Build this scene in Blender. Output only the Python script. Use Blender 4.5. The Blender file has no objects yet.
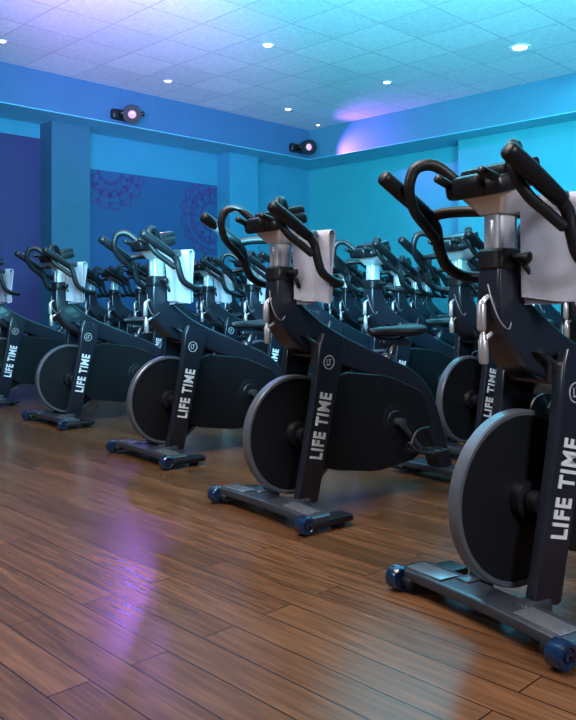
import bpy, math, random
from mathutils import Vector as V, Matrix, noise
random.seed(4)
S=bpy.context.scene
COL=S.collection
HC=0.8; F=780.0
# ------------------------------------------------------------ materials
def mat(name,col,rough=.5,metal=0.,nscale=0,namt=.15,coat=0.,bump=0.,spec=.5,emis=None,estr=0):
    m=bpy.data.materials.new(name); m.use_nodes=True
    nt=m.node_tree; b=nt.nodes['Principled BSDF']
    b.inputs['Base Color'].default_value=(*col,1); b.inputs['Roughness'].default_value=rough
    b.inputs['Metallic'].default_value=metal; b.inputs['Coat Weight'].default_value=coat
    b.inputs['Specular IOR Level'].default_value=spec
    if emis: b.inputs['Emission Color'].default_value=(*emis,1); b.inputs['Emission Strength'].default_value=estr
    if nscale:
        tc=nt.nodes.new('ShaderNodeTexCoord'); n=nt.nodes.new('ShaderNodeTexNoise'); n.inputs['Scale'].default_value=nscale; n.inputs['Detail'].default_value=4
        nt.links.new(tc.outputs['Object'],n.inputs['Vector'])
        r=nt.nodes.new('ShaderNodeValToRGB')
        r.color_ramp.elements[0].position=.3; r.color_ramp.elements[1].position=.7
        r.color_ramp.elements[0].color=(*[c*(1-namt) for c in col],1); r.color_ramp.elements[1].color=(*[min(1,c*(1+namt)) for c in col],1)
        nt.links.new(n.outputs['Fac'],r.inputs['Fac']); nt.links.new(r.outputs['Color'],b.inputs['Base Color'])
        if bump:
            bp=nt.nodes.new('ShaderNodeBump'); bp.inputs['Strength'].default_value=bump; bp.inputs['Distance'].default_value=.004
            nt.links.new(n.outputs['Fac'],bp.inputs['Height']); nt.links.new(bp.outputs['Normal'],b.inputs['Normal'])
    return m
M={}
M['frame']=mat('frame_paint',(.009,.012,.021),.28,.0,30,.1,coat=.3,spec=.5)
M['guard']=mat('guard_plastic',(.005,.006,.009),.40,0,60,.12,spec=.3)
M['rubber']=mat('black_rubber',(.006,.007,.010),.40,0,200,.2,bump=.1,spec=.4)
M['rim']=mat('flywheel_rim',(.12,.14,.175),.32,.5,40,.06)
M['disc']=mat('flywheel_disc',(.005,.006,.009),.45,.0,20,.1,spec=.3)
M['silver']=mat('brushed_silver',(.66,.68,.73),.28,.55,80,.05)
M['lever']=mat('lever_metal',(.42,.44,.48),.3,.6,80,.05)
M['bar']=mat('stabilizer_metal',(.055,.065,.085),.28,.5,50,.1)
M['plate']=mat('plate_metal',(.24,.27,.32),.26,.7,50,.06)
M['blue']=mat('blue_wheel_plastic',(.006,.022,.065),.16,.1,40,.15,coat=.4)
M['text']=mat('lettering_grey',(.66,.69,.74),.5,0,60,.04)
M['badge']=mat('badge_grey',(.36,.38,.42),.5,0,60,.04)
M['screen']=mat('console_plastic',(.006,.007,.010),.35,0,40,.1,spec=.4)
M['panelg']=mat('console_display',(.03,.05,.06),.12,0,40,.1,spec=.6)
M['cable']=mat('cable_sleeve',(.16,.17,.20),.5,0,40,.1)
M['towel']=mat('towel_cotton',(.36,.38,.47),.95,0,220,.05,bump=.3)
M['black']=mat('fixture_black',(.008,.008,.010),.4,.2,40,.1)
M['lens']=mat('fixture_lens',(.06,.03,.12),.2,0,emis=(.72,.48,1),estr=1.2)
M['led']=mat('downlight_glow',(1,1,1),.3,0,emis=(.9,.97,1),estr=14)
M['white']=mat('downlight_trim_white',(.8,.8,.8),.4,0,60,.03)
M['decal']=mat('decal_vinyl',(.050,.040,.16),.6,0,20,.1)
M['wallL']=mat('wall_blue_light_tint',(.035,.24,.36),.6,0,3,.05)  # blue cast of the coloured lighting put into the wall colour
M['wallR']=mat('wall_teal_light_tint',(.04,.34,.40),.6,0,3,.05)  # teal glow of the room lights tinted into this wall's base colour
M['panel']=mat('panel_paint_blue',(.018,.072,.19),.6,0,3,.06)
M['panel2']=mat('panel_paint_indigo',(.034,.026,.12),.6,0,3,.06)
M['pil']=mat('pilaster_paint',(.030,.115,.19),.6,0,3,.05)
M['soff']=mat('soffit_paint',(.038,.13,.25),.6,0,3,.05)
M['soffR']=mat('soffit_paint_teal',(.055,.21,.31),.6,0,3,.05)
M['under']=mat('soffit_underside_painted_light',(.14,.52,.66),.6,0,3,.05)  # lighter colour stands in for light missing under the soffit
M['plain']=mat('plain_wall_paint',(.14,.16,.22),.7,0,3,.05)

def floor_mat():
    m=bpy.data.materials.new('wood_planks'); m.use_nodes=True; nt=m.node_tree; N=nt.nodes; L=nt.links; b=N['Principled BSDF']
    tc=N.new('ShaderNodeTexCoord')
    br=N.new('ShaderNodeTexBrick'); br.inputs['Scale'].default_value=1; br.inputs['Brick Width'].default_value=1.05; br.inputs['Row Height'].default_value=.100
    br.inputs['Mortar Size'].default_value=.0018; br.inputs['Mortar Smooth'].default_value=.1; br.offset=.37; br.offset_frequency=2
    br.inputs['Color1'].default_value=(0,0,0,1); br.inputs['Color2'].default_value=(1,1,1,1); br.inputs['Mortar'].default_value=(.5,.5,.5,1)
    L.new(tc.outputs['Object'],br.inputs['Vector'])
    mp=N.new('ShaderNodeMapping'); mp.inputs['Scale'].default_value=(2.6,40,1); L.new(tc.outputs['Object'],mp.inputs['Vector'])
    add=N.new('ShaderNodeVectorMath'); add.operation='ADD'
    sc=N.new('ShaderNodeVectorMath'); sc.operation='SCALE'; sc.inputs['Scale'].default_value=7
    L.new(br.outputs['Color'],sc.inputs[0]); L.new(mp.outputs['Vector'],add.inputs[0]); L.new(sc.outputs[0],add.inputs[1])
    n=N.new('ShaderNodeTexNoise'); n.inputs['Scale'].default_value=1.6; n.inputs['Detail'].default_value=5; n.inputs['Roughness'].default_value=.55; n.inputs['Distortion'].default_value=.5
    L.new(add.outputs[0],n.inputs['Vector'])
    r=N.new('ShaderNodeValToRGB'); e=r.color_ramp.elements
    e[0].position=.20; e[0].color=(.050,.022,.011,1); e[1].position=.82; e[1].color=(.172,.080,.038,1)
    x=e.new(.5); x.color=(.103,.047,.022,1)
    L.new(n.outputs['Fac'],r.inputs['Fac'])
    mr=N.new('ShaderNodeMapRange'); mr.inputs['To Min'].default_value=.74; mr.inputs['To Max'].default_value=1.18
    L.new(br.outputs['Color'],mr.inputs['Value'])
    mul=N.new('ShaderNodeVectorMath'); mul.operation='SCALE'; L.new(r.outputs['Color'],mul.inputs[0]); L.new(mr.outputs[0],mul.inputs['Scale'])
    mx=N.new('ShaderNodeMix'); mx.data_type='RGBA'; L.new(br.outputs['Fac'],mx.inputs['Factor']); L.new(mul.outputs[0],mx.inputs['A']); mx.inputs['B'].default_value=(.008,.004,.003,1)
    L.new(mx.outputs['Result'],b.inputs['Base Color'])
    rr=N.new('ShaderNodeMapRange'); rr.inputs['To Min'].default_value=.20; rr.inputs['To Max'].default_value=.30; L.new(n.outputs['Fac'],rr.inputs['Value']); L.new(rr.outputs[0],b.inputs['Roughness'])
    b.inputs['Specular IOR Level'].default_value=.27
    bp=N.new('ShaderNodeBump'); bp.inputs['Strength'].default_value=.09; bp.inputs['Distance'].default_value=.003
    mm=N.new('ShaderNodeMath'); mm.operation='SUBTRACT'; L.new(n.outputs['Fac'],mm.inputs[0]); L.new(br.outputs['Fac'],mm.inputs[1]); L.new(mm.outputs[0],bp.inputs['Height'])
    L.new(bp.outputs['Normal'],b.inputs['Normal'])
    return m
def ceil_mat():
    m=bpy.data.materials.new('acoustic_tiles'); m.use_nodes=True; nt=m.node_tree; N=nt.nodes; L=nt.links; b=N['Principled BSDF']
    tc=N.new('ShaderNodeTexCoord'); br=N.new('ShaderNodeTexBrick'); br.inputs['Scale'].default_value=1; br.inputs['Brick Width'].default_value=.61; br.inputs['Row Height'].default_value=.61
    br.inputs['Mortar Size'].default_value=.009; br.inputs['Mortar Smooth'].default_value=.1; br.offset=0
    br.inputs['Color1'].default_value=(.66,.74,.77,1); br.inputs['Color2'].default_value=(.78,.83,.86,1); br.inputs['Mortar'].default_value=(.52,.58,.62,1)
    L.new(tc.outputs['Object'],br.inputs['Vector'])
    n=N.new('ShaderNodeTexNoise'); n.inputs['Scale'].default_value=26; n.inputs['Detail'].default_value=8; n.inputs['Roughness'].default_value=.75; L.new(tc.outputs['Object'],n.inputs['Vector'])
    mr=N.new('ShaderNodeMapRange'); mr.inputs['From Min'].default_value=.3; mr.inputs['From Max'].default_value=.7; mr.inputs['To Min'].default_value=.80; mr.inputs['To Max'].default_value=1.14; L.new(n.outputs['Fac'],mr.inputs['Value'])
    mul=N.new('ShaderNodeVectorMath'); mul.operation='SCALE'; L.new(br.outputs['Color'],mul.inputs[0]); L.new(mr.outputs[0],mul.inputs['Scale'])
    L.new(mul.outputs[0],b.inputs['Base Color']); b.inputs['Roughness'].default_value=.85
    bp=N.new('ShaderNodeBump'); bp.inputs['Strength'].default_value=.2; bp.inputs['Distance'].default_value=.006; L.new(n.outputs['Fac'],bp.inputs['Height']); L.new(bp.outputs['Normal'],b.inputs['Normal'])
    return m
# ------------------------------------------------------------ mesh builder
class MB:
    def __init__(s): s.v=[]; s.f=[]
    def add(s,vs,fs):
        o=len(s.v); s.v+= [tuple(p) for p in vs]; s.f+=[tuple(i+o for i in f) for f in fs]; return s
    def rings(s,rs,cap=True,closed=False):
        n=len(rs[0]); vs=[p for r in rs for p in r]; fs=[]
        K=len(rs)
        for k in range(K if closed else K-1):
            a=k*n; b=((k+1)%K)*n
            for i in range(n):
                j=(i+1)%n; fs.append((a+i,a+j,b+j,b+i))
        if cap and not closed:
            fs.append(tuple(range(n))[::-1]); fs.append(tuple((K-1)*n+i for i in range(n)))
        return s.add(vs,fs)
    def loft(s,secs,n=20):
        rs=[]
        for c,ax,ay,rx,ry,p in secs:
            c=V(c);ax=V(ax).normalized();ay=V(ay).normalized(); r=[]
            for i in range(n):
                t=2*math.pi*(i+.5)/n; ct,st=math.cos(t),math.sin(t)
                r.append(c+ax*rx*math.copysign(abs(ct)**(2/p),ct)+ay*ry*math.copysign(abs(st)**(2/p),st))
            rs.append(r)
        return s.rings(rs)
    def planar(s,pts,p=4,n=20,samples=4):
        q=[V(a) for a in pts]; out=[]
        for i in range(len(q)-1):
            p0=q[max(i-1,0)];p1=q[i];p2=q[i+1];p3=q[min(i+2,len(q)-1)]
            for k in range(samples):
                t=k/samples
                out.append(.5*((2*p1)+(p2-p0)*t+(2*p0-5*p1+4*p2-p3)*t*t+(3*p1-p0-3*p2+p3)*t**3))
        out.append(q[-1]); secs=[]
        for i,a in enumerate(out):
            b=out[min(i+1,len(out)-1)]; c=out[max(i-1,0)]
            t=V((b[0]-c[0],0,b[1]-c[1])).normalized()
            secs.append(((a[0],a[4],a[1]),(t.z,0,-t.x),(0,1,0),a[2],a[3],p))
        return s.loft(secs,n)
    def tube(s,pts,r,n=12,samples=6,round_end=True):
        pts=[V(a) for a in pts]; rr=r if isinstance(r,(list,tuple)) else [r]*len(pts); out=[];ro=[]
        for i in range(len(pts)-1):
            p0=pts[max(i-1,0)];p1=pts[i];p2=pts[i+1];p3=pts[min(i+2,len(pts)-1)]
            for k in range(samples):
                t=k/samples
                out.append(.5*((2*p1)+(p2-p0)*t+(2*p0-5*p1+4*p2-p3)*t*t+(3*p1-p0-3*p2+p3)*t**3)); ro.append(rr[i]*(1-t)+rr[i+1]*t)
        out.append(pts[-1]); ro.append(rr[-1])
        T=[(out[min(i+1,len(out)-1)]-out[max(i-1,0)]).normalized() for i in range(len(out))]
        if round_end:
            a,b=out[0],out[-1]; ra,rb=ro[0],ro[-1]; ta,tb=T[0],T[-1]
            out=[a-ta*ra*.5,a-ta*ra*.3]+out+[b+tb*rb*.3,b+tb*rb*.5]; ro=[ra*.45,ra*.85]+ro+[rb*.85,rb*.45]; T=[ta,ta]+T+[tb,tb]
        nrm=T[0].orthogonal().normalized(); rs=[]
        for i,c in enumerate(out):
            nrm=(nrm-T[i]*nrm.dot(T[i])).normalized(); bn=T[i].cross(nrm)
            rs.append([c+(nrm*math.cos(2*math.pi*k/n)+bn*math.sin(2*math.pi*k/n))*ro[i] for k in range(n)])
        return s.rings(rs)
    def lathe(s,c,axis,prof,n=40,closed=False):
        c=V(c);a=V(axis).normalized();u=a.orthogonal().normalized();w=a.cross(u)
        rs=[[c+a*h+(u*math.cos(2*math.pi*k/n)+w*math.sin(2*math.pi*k/n))*max(r,1e-4) for k in range(n)] for r,h in prof]
        return s.rings(rs,cap=not closed,closed=closed)
    def box(s,c,size,rot=None,p=.006):
        c=V(c);hx,hy,hz=[a/2 for a in size]; b=min(p,hx*.6,hy*.6,hz*.6); R=rot or Matrix.Identity(3); rs=[]
        for z,i in ((-hz,b),(-hz+b*.3,b*.3),(-hz+b,0),(hz-b,0),(hz-b*.3,b*.3),(hz,b)):
            X,Y=hx-i,hy-i
            r=[(X-b,-Y),(X-b*.3,-Y+b*.3),(X,-Y+b),(X,Y-b),(X-b*.3,Y-b*.3),(X-b,Y),(-X+b,Y),(-X+b*.3,Y-b*.3),(-X,Y-b),(-X,-Y+b),(-X+b*.3,-Y+b*.3),(-X+b,-Y)]
            rs.append([c+R@V((x,y,z)) for x,y in r])
        return s.rings(rs)
    def prism(s,poly,y0,y1,b=.008):
        n=len(poly); cx=sum(p[0] for p in poly)/n; cz=sum(p[1] for p in poly)/n
        def ring(y,i):
            o=[]
            for x,z in poly:
                d=math.hypot(x-cx,z-cz); k=1-i/max(d,1e-6); o.append((cx+(x-cx)*k,y,cz+(z-cz)*k))
            return o
        return s.rings([ring(y0,b),ring(y0+b,0),ring(y1-b,0),ring(y1,b)])
def smooth_poly(pts,it=2,c=.16):
    for _ in range(it):
        o=[]
        for i in range(len(pts)):
            a=pts[i];b=pts[(i+1)%len(pts)]
            o.append((a[0]*(1-c)+b[0]*c,a[1]*(1-c)+b[1]*c)); o.append((a[0]*c+b[0]*(1-c),a[1]*c+b[1]*(1-c)))
        pts=o
    return pts
def finish_mesh(name,mb_list,ang=38):
    me=bpy.data.meshes.new(name); v=[];f=[];mi=[];mats=[]
    for mb,m in mb_list:
        if m not in mats: mats.append(m)
        o=len(v); v+=mb.v; f+=[tuple(i+o for i in q) for q in mb.f]; mi+=[mats.index(m)]*len(mb.f)
    me.from_pydata(v,[],f)
    for m in mats: me.materials.append(m)
    for p,i in zip(me.polygons,mi): p.material_index=i; p.use_smooth=True
    me.validate(); me.update()
    import bmesh
    bm=bmesh.new(); bm.from_mesh(me); bmesh.ops.recalc_face_normals(bm,faces=bm.faces[:]); bm.to_mesh(me); bm.free()
    me.set_sharp_from_angle(angle=math.radians(ang))
    return me
def obj(name,me,parent=None,**kw):
    o=bpy.data.objects.new(name,me); COL.objects.link(o)
    if parent: o.parent=parent
    for k,val in kw.items(): o[k]=val
    return o
# ------------------------------------------------------------ the room
U=V((.7125,.7017,0)).normalized(); W=V((-U.y,U.x,0)); CW=V((.35,13.2,0))
def P(u,v,z=0): return CW+U*u+W*v+V((0,0,z))
CEIL=3.5; UM,VM=-14.5,-12.5
ROT=math.atan2(U.y,U.x)
def room_box(name,u0,u1,v0,v1,z0,z1,m,kind='structure',**kw):
    mb=MB(); cu,cv,cz=(u0+u1)/2,(v0+v1)/2,(z0+z1)/2; hx,hy,hz=(u1-u0)/2,(v1-v0)/2,(z1-z0)/2
    vs=[(x*hx,y*hy,z*hz) for z in(-1,1) for x,y in((-1,-1),(1,-1),(1,1),(-1,1))]
    mb.add(vs,[(3,2,1,0),(4,5,6,7),(0,1,5,4),(1,2,6,5),(2,3,7,6),(3,0,4,7)])
    me=finish_mesh(name,[(mb,m)]); o=obj(name,me); o.location=P(cu,cv,cz); o.rotation_euler=(0,0,ROT)
    if kind:o['kind']=kind
    for k,val in kw.items(): o[k]=val
    return o
fl=MB()
cu,cv=UM/2,VM/2
hx=-VM/2+.1; hy=-UM/2+.1
fl.add([(-hx,-hy,0),(hx,-hy,0),(hx,hy,0),(-hx,hy,0)],[(0,1,2,3)])
me=finish_mesh('floor',[(fl,floor_mat())]); o=obj('floor',me,kind='structure'); o.location=P(cu,cv,0); o.rotation_euler=(0,0,math.atan2(W.y,W.x))
room_box('ceiling',UM-.1,.1,VM-.1,.1,CEIL,CEIL+.1,ceil_mat())
room_box('wall_left',UM-.1,.1,0,.1,0,CEIL,M['wallL'])
room_box('wall_back',0,.1,VM-.1,-.001,0,CEIL,M['wallR'])
room_box('wall_right',UM-.1,-.001,VM-.1,VM,0,CEIL,M['plain'])
room_box('wall_front',UM-.1,UM,VM,-.001,0,CEIL,M['plain'])
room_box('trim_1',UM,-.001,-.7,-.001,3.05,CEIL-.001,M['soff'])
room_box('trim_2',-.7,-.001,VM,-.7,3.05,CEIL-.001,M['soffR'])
room_box('trim_8',UM,-.001,-.7,-.001,3.04,3.05,M['under'])  # thin added slab, coloured lighter to lift the shaded underside
room_box('trim_9',-.7,-.001,VM,-.7,3.04,3.05,M['under'])  # same added slab along the other wall, brightness put into its colour
room_box('trim_3',-4.86,-4.33,-.3,-.001,0.0,3.039,M['pil'])
room_box('trim_4',-2.0,-1.43,-.3,-.001,0.0,3.039,M['wallL'])
room_box('trim_5',-.3,-.001,-5.4,-3.15,0.0,3.039,M['wallR'])
room_box('trim_6',-4.329,-2.001,-.012,-.001,0.0,2.57,M['panel'])
room_box('trim_7',-9.5,-4.861,-.012,-.001,0.0,2.86,M['panel2'])
def decal(u0,z0,R,a0,a1,umax):
    mb=MB()
    def flat(path,w):
        for (x0,y0),(x1,y1) in zip(path[:-1],path[1:]):
            if max(x0,x1)+u0>umax or max(y0,y1)+z0>2.56: continue
            if min(x0,x1)+u0<-4.32: continue
            d=math.hypot(x1-x0,y1-y0); nx,ny=-(y1-y0)/d*w,(x1-x0)/d*w
            q=[P(u0+a,-.016,z0+b) for a,b in((x0-nx,y0-ny),(x1-nx,y1-ny),(x1+nx,y1+ny),(x0+nx,y0+ny))]
            mb.add(q,[(0,1,2,3)])
    def arc(r,w,wob=0,k=0):
        n=180; flat([((r+wob*abs(math.sin(k*t)))*math.cos(t),(r+wob*abs(math.sin(k*t)))*math.sin(t)) for t in [a0+(a1-a0)*i/n for i in range(n+1)]],w)
    arc(R*1.04,.016,.07,8); arc(R,.016); arc(R*.80,.024); arc(R*.60,.016,.06,7); arc(R*.42,.024)
    n=8
    for i in range(n+1):
        t=a0+(a1-a0)*i/n; k0=.42; k1=1.05
        m=8; flat([(R*(k0+(k1-k0)*s/m)*math.cos(t),R*(k0+(k1-k0)*s/m)*math.sin(t)) for s in range(m+1)],.010)
    me=finish_mesh('wall_decal',[(mb,M['decal'])]); obj('wall_decal',me,label='faint purple scalloped ring decal on the blue wall panel',category='wall decal',group='ornamental wall decals')
decal(-3.86,2.60,.46,math.pi*1.0,math.pi*2.0,-2.02)
decal(-2.10,2.10,.50,math.pi*.4,math.pi*1.6,-2.02)
# ------------------------------------------------------------ ceiling downlights
def px(x,y,z): 
    d=(z-HC)*F/(303-y); return V(((x-288)/F*d,d,z))
md=MB().lathe((0,0,0),(0,0,1),[(.055,-.004),(.085,-.010),(.09,0),(.055,0)],32,closed=True)
me_t=finish_mesh('trim_ring',[(md,M['white'])])
me_l=finish_mesh('lamp',[(MB().lathe((0,0,-.004),(0,0,1),[(.056,-.002),(.056,.003)],32),M['led'])])
for i,(x,y,s) in enumerate([(168,81,.65),(268,45,.75),(288,109,.65),(387,82,.7),(520,47,1.25),(2,41,.6),(318,125,.4)]):
    e=bpy.data.objects.new('downlight',None); COL.objects.link(e); e.location=px(x,y,CEIL)+V((0,0,-.003)); e.scale=(s,s,s)
    e['label']='small round recessed ceiling downlight in the tile grid'; e['category']='ceiling light'; e['group']='recessed ceiling downlights'
    obj('trim_ring',me_t,e); obj('lamp',me_l,e)
# ------------------------------------------------------------ stage lights on the soffit
def fixture(u,z,aim,sc=1.0):
    e=bpy.data.objects.new('stage_light',None); COL.objects.link(e); c=P(u,-.7,z); e.location=c
    e['label']='compact black moving-head stage light on the blue soffit, violet lens lit'; e['category']='stage light'; e['group']='stage lights on the soffit'
    w=-W; q=U
    R=Matrix((q,w,V((0,0,1)))).transposed()
    base=MB().box(w*.04-q*.04,(.30*sc,.08,.13),R,.03)
    obj('base',finish_mesh('base',[(base,M['black'])]),e)
    hc=w*.21; a=V(aim).normalized(); side=a.cross(V((0,0,1))).normalized()
    y=MB(); y.tube([w*.05,w*.10-side*.10,hc-side*.13],.018); y.tube([w*.05,w*.10+side*.10,hc+side*.13],.018); y.tube([hc-side*.135,hc-side*.10],.03); y.tube([hc+side*.135,hc+side*.10],.03)
    obj('yoke',finish_mesh('yoke',[(y,M['black'])]),e)
    h=MB().lathe(hc,a,[(.04,-.12),(.08,-.112),(.10,-.065),(.108,-.01),(.108,.03),(.10,.035),(.10,.05),(.112,.055),(.112,.10),(.056,.10),(.050,.06)],32)
    ho=obj('lamp_head',finish_mesh('lamp_head',[(h,M['black'])]),e)
    l=MB().lathe(hc,a,[(.049,.062),(.042,.075),(.025,.082),(.001,.084)],32)
    obj('lens',finish_mesh('lens',[(l,M['lens'])]),ho)
    return c+hc+a*.13
A1=V((-.45,2.3,0))-P(-4.10,-.9,3.15)
F1=fixture(-4.10,3.15,A1); F2=fixture(-.98,3.17,(.35,-.9,-.15))
# ------------------------------------------------------------ the exercise bike (x forward, y rider's left, z up)
def text_mesh(body,length,height,ext=.0015,off=0.0,sp=1.0):
    c=bpy.data.curves.new('t','FONT'); c.body=body; c.size=.1; c.align_x='CENTER'; c.align_y='CENTER'; c.extrude=ext; c.offset=off; c.resolution_u=3; c.space_character=sp
    o=bpy.data.objects.new('t',c); COL.objects.link(o); bpy.context.view_layer.update()
    me=bpy.data.meshes.new_from_object(o.evaluated_get(bpy.context.evaluated_depsgraph_get())); 
    bpy.data.objects.remove(o); mb=MB()
    xs=[v.co.x for v in me.vertices]; ys=[v.co.y for v in me.vertices]
    cx=(max(xs)+min(xs))/2; cy=(max(ys)+min(ys))/2; sx=length/(max(xs)-min(xs)); sy=height/(max(ys)-min(ys))
    mb.add([((v.co.x-cx)*sx,(v.co.y-cy)*sy,v.co.z) for v in me.vertices],[tuple(p.vertices) for p in me.polygons]); return mb
parts=[]
def part(name,mbs,mt,parent=None,label=None): 
    parts.append((name,parent,[(mbs,mt)],label)); return len(parts)-1
fr=MB()
fr.planar([(-.115,.93,.034,.034,0),(-.115,.88,.042,.038,0),(-.120,.82,.052,.042,0),(-.140,.755,.066,.048,0),(-.195,.695,.074,.056,0),(-.28,.65,.066,.060,0),(-.40,.606,.056,.058,0),(-.60,.535,.050,.056,0),(-.78,.468,.046,.054,0),(-.89,.37,.044,.050,0),(-.965,.21,.042,.046,0),(-1.03,.06,.038,.042,0)],p=10,n=36,samples=4)
fr.loft([((-.23,0,.650),(1,0,.4),(0,1,0),.070,.085,7),((-.27,0,.622),(1,0,.4),(0,1,0),.072,.098,7),((-.28,0,.57),(1,0,.4),(0,1,0),.055,.098,7)],28)
part('frame',fr,M['frame'])
bot=V((-.160,0,.055)); top=V((-.292,0,.672)); a=(top-bot).normalized(); bx=V((a.z,0,-a.x))
for sgn in (1,-1):
    mb=MB(); secs=[]
    for t,w,th in ((0,.046,.012),(.015,.050,.017),(.3,.049,.018),(.6,.052,.019),(.8,.060,.019),(.93,.066,.018),(1,.054,.012)):
        c=bot.lerp(top,t)+V((0,sgn*.097,0)); secs.append((c,bx,(0,1,0),w,th,9))
    mb.loft(secs,32)
    i=part('fork_blade',mb,M['frame'])
    if sgn==1: FB=i
T=text_mesh('LIFE TIME',.250,.058,off=.0030,sp=1.14)
mid=bot.lerp(top,.455)+V((0,.1166,0))
mb=MB(); mb.add([mid+a*p[0]+bx*p[1]+V((0,1,0))*p[2] for p in T.v],T.f); part('lettering',mb,M['text'],FB,'pale grey capital lettering reading LIFE TIME')
mb=MB(); bc=bot.lerp(top,.84)+V((.012,.1163,0)); mb.lathe(bc,(0,1,0),[(.027,0),(.027,.002),(.0235,.002),(.0235,0)],36,closed=True)
T2=text_mesh('LT',.022,.024,off=.002); mb.add([bc+V((-1,0,0))*p[0]+V((0,0,1))*p[1]+V((0,1,0))*(p[2]) for p in T2.v],T2.f)
part('badge',mb,M['badge'],FB,'small round grey emblem ring with letters')
def stab(x0,half,front):
    mb=MB(); secs=[]
    for y in (-half,-half+.01,-half*.55,0,half*.55,half-.01,half):
        e=abs(y)/half; rx=.052+.004*e; rz=.015
        if abs(abs(y)-half)<1e-6: rx*=.8; rz*=.6
        secs.append(((x0,y,.052-.006*e*e),(1,0,0),(0,0,1),rx,rz,8))
    mb.loft(secs,28)
    if front:
        for s in (1,-1): mb.box((x0-.055,s*.097,.05),(.10,.05,.045),p=.008)
    i=part('stabilizer_bar',mb,M['bar'])
    if front:
        for s in (1,-1):
            q=MB(); q.box((x0+.008,s*.195,.0655),(.066,.14,.006),Matrix.Rotation(-s*.03,3,'X'),p=.002); part('top_plate',q,M['plate'],i,'brushed silver top plate')
    for s in (1,-1):
        q=MB(); q.box((x0-.045,s*(half-.035),.030),(.22,.08,.026),p=.009); part('end_foot',q,M['rubber'],i,'black rubber end foot')
        q=MB(); q.lathe((x0-.11,s*(half-.035),0),(0,0,1),[(.022,.0),(.024,.004),(.024,.012),(.012,.014),(.012,.03)],20); part('leveling_foot',q,M['rubber'],i)
        if front:
            q=MB(); q.lathe((x0+.058,s*(half-.012),.034),(0,s,0),[(.012,-.028),(.029,-.026),(.033,-.020),(.033,.011),(.028,.017),(.022,.018),(.018,.011),(.012,.011),(.010,.017)],28); part('transport_wheel',q,M['blue'],i,'glossy blue-black transport wheel')
stab(-.065,.295,True); stab(-1.03,.26,False)
wc=(-.178,0,.295)
q=MB().lathe(wc,(0,1,0),[(.02,-.045),(.045,-.04),(.05,-.016),(.12,-.012),(.211,-.013),(.213,0),(.211,.013),(.12,.012),(.05,.016),(.045,.04),(.02,.045)],64); FW=part('flywheel',q,M['disc'])
q=MB().lathe(wc,(0,1,0),[(.2125,-.016),(.215,-.019),(.224,-.019),(.228,-.015),(.228,.015),(.224,.019),(.215,.019),(.2125,.016)],80,closed=True); part('rim',q,M['rim'],FW,'slim grey metal rim of the flywheel')
q=MB().lathe(wc,(0,1,0),[(.012,-.083),(.03,-.08),(.03,-.05),(.02,-.046),(.02,.046),(.03,.05),(.03,.08),(.012,.083)],20); part('axle',q,M['guard'],FW)
q=MB()
gp=smooth_poly([(-.23,.40),(-.36,.53),(-.62,.50),(-.83,.42),(-.885,.29),(-.80,.135),(-.56,.11),(-.30,.15),(-.22,.22)],1,.10)
q.prism(gp,.036,.076,.005)
gb=smooth_poly([(-.43,.55),(-.62,.50),(-.83,.42),(-.88,.29),(-.80,.14),(-.52,.115),(-.43,.20)],1,.10)
q.prism(gb,-.070,.046,.005)
BG=part('belt_guard',q,M['guard'])
q=MB().lathe((-.655,.076,.305),(0,1,0),[(.075,-.004),(.075,.001),(.07,.003),(.05,.004),(.045,.010),(.02,.012)],40); part('guard_disc',q,M['guard'],BG)
for s,dr in ((1,V((-.70,0,-.71))),(-1,V((.70,0,.71)))):
    dr.normalize(); c=V((-.655,s*.110,.305)); e=c+dr*.17
    q=MB(); q.tube([c,c+dr*.085,e],[.015,.010,.012],12,3); q.lathe(c,(0,1,0),[(.018,-.035),(.020,.014),(.012,.016)],20)
    ci=part('crank_arm',q,M['bar'],None,'dark metal crank arm')
    q=MB(); pc=e+V((0,s*.065,0)); q.tube([e,pc+V((0,s*.045,0))],.007,8,1)
    q.box(pc+V((.042,0,0)),(.016,.085,.022)); q.box(pc-V((.042,0,0)),(.016,.085,.022)); q.box(pc+V((0,s*.045,0)),(.10,.014,.02)); q.box(pc-V((0,s*.04,0)),(.10,.014,.02)); q.box(pc,(.03,.07,.02))
    q.tube([pc+V((.05,-.035,.0)),pc+V((.12,-.03,.02)),pc+V((.14,0,.05)),pc+V((.12,.03,.02)),pc+V((.05,.035,0))],.005,8,4)
    q.tube([pc+V((.13,0,.035)),pc+V((.09,0,.09)),pc+V((.02,0,.10))],.006,8,4)
    part('pedal',q,M['rubber'],ci,'black pedal with toe cage')
# head
q=MB(); q.loft([((-.115,0,.885),(1,0,0),(0,1,0),.044,.042,5),((-.115,0,.89),(1,0,0),(0,1,0),.048,.045,5),((-.115,0,.930),(1,0,0),(0,1,0),.048,.045,5),((-.115,0,.937),(1,0,0),(0,1,0),.042,.040,5)],20)
q.tube([(-.115,.045,.914),(-.115,.070,.914),(-.122,.086,.911)],[.009,.009,.016],10,3)
q.tube([(-.115,.050,.914),(-.135,.066,.89),(-.15,.07,.86)],[.007,.007,.009],8,3); part('post_clamp',q,M['rubber'])
q=MB(); q.loft([((-.115,0,.93),(1,0,0),(0,1,0),.034,.032,5),((-.115,0,1.035),(1,0,0),(0,1,0),.034,.032,5)],24)
q.box((-.079,0,.975),(.004,.012,.07),p=.001); HP=part('handlebar_post',q,M['silver'],None,'bright silver handlebar post')
q=MB(); q.loft([((-.115,0,1.024),(1,0,0),(0,1,0),.040,.042,6),((-.112,0,1.036),(1,0,.1),(0,1,0),.048,.056,6),((-.105,0,1.058),(1,0,.2),(0,1,0),.066,.080,6),((-.10,0,1.070),(1,0,.3),(0,1,0),.070,.088,6)],28); part('bracket',q,M['silver'],HP,'silver flared handlebar bracket')
hb=MB()
k=.79
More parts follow.
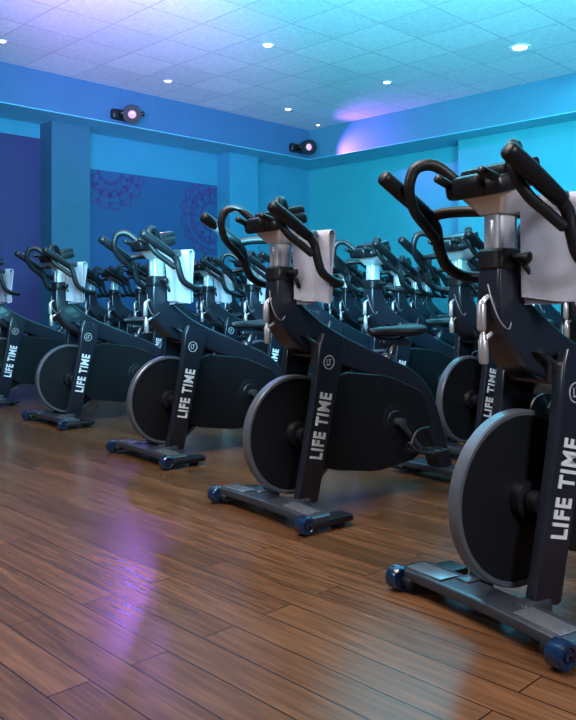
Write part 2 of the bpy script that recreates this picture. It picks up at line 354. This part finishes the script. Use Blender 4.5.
for s in (1,-1):
    s2=s*k
    hb.tube([(.03,s2*.281,1.098),(-.05,s2*.281,1.052),(-.095,s2*.283,1.012),(-.108,s2*.285,.965),(-.132,s2*.285,.91),(-.185,s2*.282,.880),(-.24,s2*.255,.872),(-.268,s2*.19,.872),(-.27,s2*.10,.876),(-.245,s2*.03,.884),(-.19,s2*.012,.892),(-.13,s2*.01,.90)],.0160,16,5)
    hb.tube([(-.08,s2*.085,1.08),(-.060,s2*.13,1.120),(-.025,s2*.170,1.158),(.004,s2*.195,1.164),(.028,s2*.216,1.148),(.034,s2*.230,1.100),(.004,s2*.247,1.045),(-.05,s2*.262,1.005),(-.09,s2*.275,.975)],[.014,.015,.016,.016,.016,.0145,.014,.014,.014],16,6)
hb.tube([(-.075,-.281*k,1.04),(-.12,-.24*k,1.05),(-.170,-.16*k,1.05),(-.180,-.05,1.045),(-.180,.05,1.045),(-.170,.16*k,1.05),(-.12,.24*k,1.05),(-.075,.281*k,1.04)],.016,12,6)
hb.tube([(-.180,0,1.045),(-.11,0,1.06)],.03,10,2)
HB=part('handlebar',hb,M['rubber'])
for s in (1,-1):
    q=MB().tube([(-.075,s*.222,1.036),(-.03,s*.222,1.062),(.03,s*.221,1.098),(.088,s*.219,1.132)],[.019,.0215,.0225,.0215],16,5); part('grip',q,M['guard'],HB)
R=Matrix.Rotation(math.radians(14),3,'Y')
q=MB(); q.box((-.092,0,1.102),(.17,.19,.046),R,.012); q.box((-.112,0,1.136),(.13,.16,.040),R,.010); q.box((-.02,0,1.095),(.06,.10,.05),R,.012)
q.tube([(-.02,.08,1.10),(.03,.075,1.115)],.012,10,2); q.tube([(-.02,-.08,1.10),(.03,-.075,1.115)],.012,10,2); CO=part('console',q,M['screen'])
q=MB(); q.box((-.118,0,1.158),(.085,.12,.004),R,.002); part('display',q,M['panelg'],CO,'dark glossy console display')
q=MB(); q.lathe((-.048,.0,.735),(0,0,1),[(.007,-.008),(.0105,-.004),(.0115,0),(.0115,.058),(.0095,.062),(.005,.072)],20); q.lathe((-.056,0,.648),(.05,0,1),[(.010,-.002),(.0125,.002),(.0125,.056),(.010,.060),(.005,.085)],20)
q.tube([(-.048,0,.79),(-.06,0,.81),(-.09,0,.82)],.007,8,3); q.tube([(-.050,0,.70),(-.08,0,.72),(-.12,0,.74)],.006,8,3)
part('tension_lever',q,M['lever'],None,'silver brake and tension lever')
q=MB().tube([(-.05,.02,.845),(-.03,.055,.80),(-.035,.075,.755),(-.06,.078,.735),(-.10,.05,.75)],.0018,6,6); part('cable',q,M['cable'])
# saddle
dz=-.14
q=MB(); q.tube([(-.65,0,.49),(-.68,0,.54),(-.69,0,.57)],[.036,.032,.030],16,2); part('seat_tube',q,M['frame'])
q=MB(); q.tube([(-.69,0,.55),(-.725,0,.765+dz)],.020,16,2); q.tube([(-.66,0,.770+dz),(-.82,0,.770+dz)],.017,12,2); part('seat_post',q,M['frame'],None,'dark seat post')
q=MB(); secs=[]
for x,w,z,h in ((-.585,.010,.817,.008),(-.60,.020,.817,.016),(-.65,.026,.818,.02),(-.71,.040,.818,.022),(-.77,.072,.818,.024),(-.82,.088,.821,.027),(-.855,.078,.825,.024),(-.87,.045,.827,.012)):
    secs.append(((x,0,z+dz),(0,1,0),(0,0,1),w,h,2.6))
q.loft(secs,24); q.tube([(-.62,0,.80+dz),(-.72,0,.78+dz),(-.82,0,.80+dz)],.007,8,3); part('saddle',q,M['rubber'])

pm=[finish_mesh(p[0],p[2]) for p in parts]
simple=finish_mesh('exercise_bike',[x for p in parts for x in p[2]])
def bike(x,y,deg,label,detail=True):
    if detail:
        e=bpy.data.objects.new('exercise_bike',None); COL.objects.link(e); obs=[]
        for (n,par,_,lab),me in zip(parts,pm):
            o=bpy.data.objects.new(n,me); COL.objects.link(o); obs.append(o); o.parent=e if par is None else obs[par]
            if lab:o['label']=lab
    else:
        e=bpy.data.objects.new('exercise_bike',simple); COL.objects.link(e)
    e.location=(x,y,.001); e.rotation_euler=(0,0,math.radians(180+deg)); e['label']=label; e['category']='exercise bike'; e['group']='rows of exercise bikes'
    return e
def towel_mesh(seed,w=.175,fl=.235,bl=.255):
    mb=MB(); nu,nv=26,44; r=.0205; g=[]
    tot=fl+bl+math.pi*r
    for layer in (0,1):
        for j in range(nv+1):
            s=tot*j/nv; row=[]
            for i in range(nu+1):
                t=i/nu; 
                if s<fl: h=(fl-s); x=r*(1-.55*min(1,h/.14)); z=-h; dn=(1,0)
                elif s<fl+math.pi*r: an=(s-fl)/r; x=r*math.cos(an); z=r*math.sin(an); dn=(math.cos(an),math.sin(an)); h=0
                else: h=s-fl-math.pi*r; x=-r*(1-.55*min(1,h/.14)); z=-h; dn=(-1,0)
                k=min(1,h/.16); fold=.007*k*(math.sin(t*6+seed+h*3)+.4*math.sin(t*13+seed*2-h*6)); sg=1 if x>0 else -1
                off=(.0 if layer==0 else -.003)
                sx=x+dn[0]*off+fold; sz=z+dn[1]*off-(.014*t*k*sg)+.002*math.sin(t*8+seed)*k
                yy=(t-.5)*w*(1-.03*k+.02*k*math.sin(seed+h*9)); row.append((sx,yy,sz))
            g.append(row)
    n=nu+1; vs=[p for r_ in g for p in r_]; fs=[]
    O=(nv+1)*n
    for j in range(nv):
        for i in range(nu):
            a_=j*n+i; fs.append((a_,a_+1,a_+n+1,a_+n)); fs.append((O+a_,O+a_+n,O+a_+n+1,O+a_+1))
    for j in range(nv):
        for i in (0,nu):
            a_=j*n+i; fs.append((a_,a_+n,O+a_+n,O+a_))
    for i in range(nu):
        for j in (0,nv):
            a_=j*n+i; fs.append((a_,a_+1,O+a_+1,O+a_))
    mb.add(vs,fs); return finish_mesh('towel',[(mb,M['towel'])],80)
TM=[towel_mesh(s) for s in (1.,2.3,4.1)]
def towel(b,i):
    o=obj('towel',TM[i%3]); yc=.132
    a_=b.rotation_euler[2]; R=Matrix.Rotation(a_,3,'Z'); o.location=b.location+R@V((-.168,yc,1.047)); o.rotation_euler=(0,0,a_+.22)
    o['label']='pale grey cotton towel draped over an exercise bike handlebar'; o['category']='towel'; o['group']='towels on the handlebars'
L0='dark exercise bike, grey-rimmed flywheel, LIFE TIME lettering, at the row end'
L1='dark exercise bike with LIFE TIME lettering and towel, leading row'
for i,(x,y,f,l) in enumerate([(.445,1.935,31,L0),(-.120,2.90,38,L1),(-.765,3.95,39.5,L1),(-1.60,5.10,41,L1),(-2.45,6.15,41.5,L1)]):
    b=bike(x,y,f,l); towel(b,i)
L2='dark exercise bike with silver handlebar post in the second row'
dd=V((-.385,.580,0))
for i in range(-1,10):
    x,y=.80+dd.x*i,3.98+dd.y*i
    q=V((x,y,0))-CW
    if q.dot(W)>-.65: continue
    b=bike(x,y,39+random.uniform(-1,1),L2)
    if i in (3,4,5,6): towel(b,i+1)
L3='dark exercise bike among the crowded rows near the wall'
base=V((1.58,5.12,0)); rr=V((.985,.775,0)); cnt=0
for k in range(0,8):
    for j in range(-10,18):
        p=base+rr*k+dd*(j-.5*(k%2)); q=p-CW; u,v=q.dot(U),q.dot(W)
        if u>-1.15 or v>-.6: continue
        if abs(p.x)/p.y>.48 or p.y<3.3: continue
        if p.x<0 and u<-8: continue
        b=bike(p.x,p.y,38.5+random.uniform(-1,1),L3,detail=(k==0 and p.y<7)); cnt+=1
print('far bikes',cnt)
# ------------------------------------------------------------ lights
def area(name,loc,target,size,power,col,sy=None,spread=180):
    l=bpy.data.lights.new(name,'AREA'); l.energy=power; l.color=col; l.size=size; l.spread=math.radians(spread)
    if sy: l.shape='RECTANGLE'; l.size_y=sy
    o=bpy.data.objects.new(name,l); COL.objects.link(o); o.location=loc; o.rotation_euler=(V(target)-V(loc)).to_track_quat('-Z','Y').to_euler(); return o
def spot(name,loc,target,power,col,ang,blend=.6,r=.1):
    l=bpy.data.lights.new(name,'SPOT'); l.energy=power; l.color=col; l.spot_size=math.radians(ang); l.spot_blend=blend; l.shadow_soft_size=r
    o=bpy.data.objects.new(name,l); COL.objects.link(o); o.location=loc; o.rotation_euler=(V(target)-V(loc)).to_track_quat('-Z','Y').to_euler(); return o
area('house_light',(-.9,2.0,3.3),(-.8,2.8,0),2.0,195,(1,.87,.76))
area('side_light',(-3.2,1.0,2.4),(0,3.6,.6),1.0,38,(.84,.88,1))
area('added_face_fill',(1.9,-.9,2.5),(.4,2.2,.5),.8,40,(.95,.95,1),spread=110)  # unseen fill lamp added behind the camera to brighten the nearest lettering
area('cyan_wash',(2.3,3.6,2.9),(2.6,10.5,3.0),1.2,62,(.06,.70,.92),spread=110)
area('cyan_up',(2.4,2.8,1.7),(2.4,8.0,3.9),1.4,210,(.16,.72,.95),spread=140)
area('cyan_up',(-.3,2.8,1.7),(-.2,8.5,3.9),1.4,265,(.17,.73,.98),spread=125)
area('blue_wash',(-2.2,3.4,2.9),(-2.4,10.5,3.0),1.2,22,(.10,.26,1),spread=110)
spot('violet_wall',(-2.6,3.6,2.5),(-4.4,7.0,2.5),130,(.34,.07,1),52,.9,.3)
spot('violet_up',(-1.6,3.6,2.0),(-1.6,7.8,3.6),1600,(.74,.16,1),46,1,.4)
spot('stage_beam',F2,P(-.7,-2.9,2.85),260,(.42,.11,1),95,1,.02)
spot('stage_beam',F1,(-.45,2.3,0),75,(.45,.16,1),26,1,.09)
spot('white_floor',(-.9,6.5,3.4),(-.15,3.5,0),60,(.8,.85,1),20,.9,.1)
area('cyan_down',(2.0,7.5,3.45),(2.0,7.5,0),3,95,(.14,.76,1))
w=bpy.data.worlds.new('world'); S.world=w; w.use_nodes=True; w.node_tree.nodes['Background'].inputs[0].default_value=(.05,.08,.14,1)
# ------------------------------------------------------------ camera
cam=bpy.data.cameras.new('camera'); co=bpy.data.objects.new('camera',cam); COL.objects.link(co); co.location=(0,0,HC); co.rotation_euler=(math.pi/2,0,0)
cam.sensor_fit='HORIZONTAL'; cam.sensor_width=36; cam.lens=F/576*36; cam.shift_y=-57/576; cam.clip_start=.05
S.camera=co
S.view_settings.view_transform='Standard'
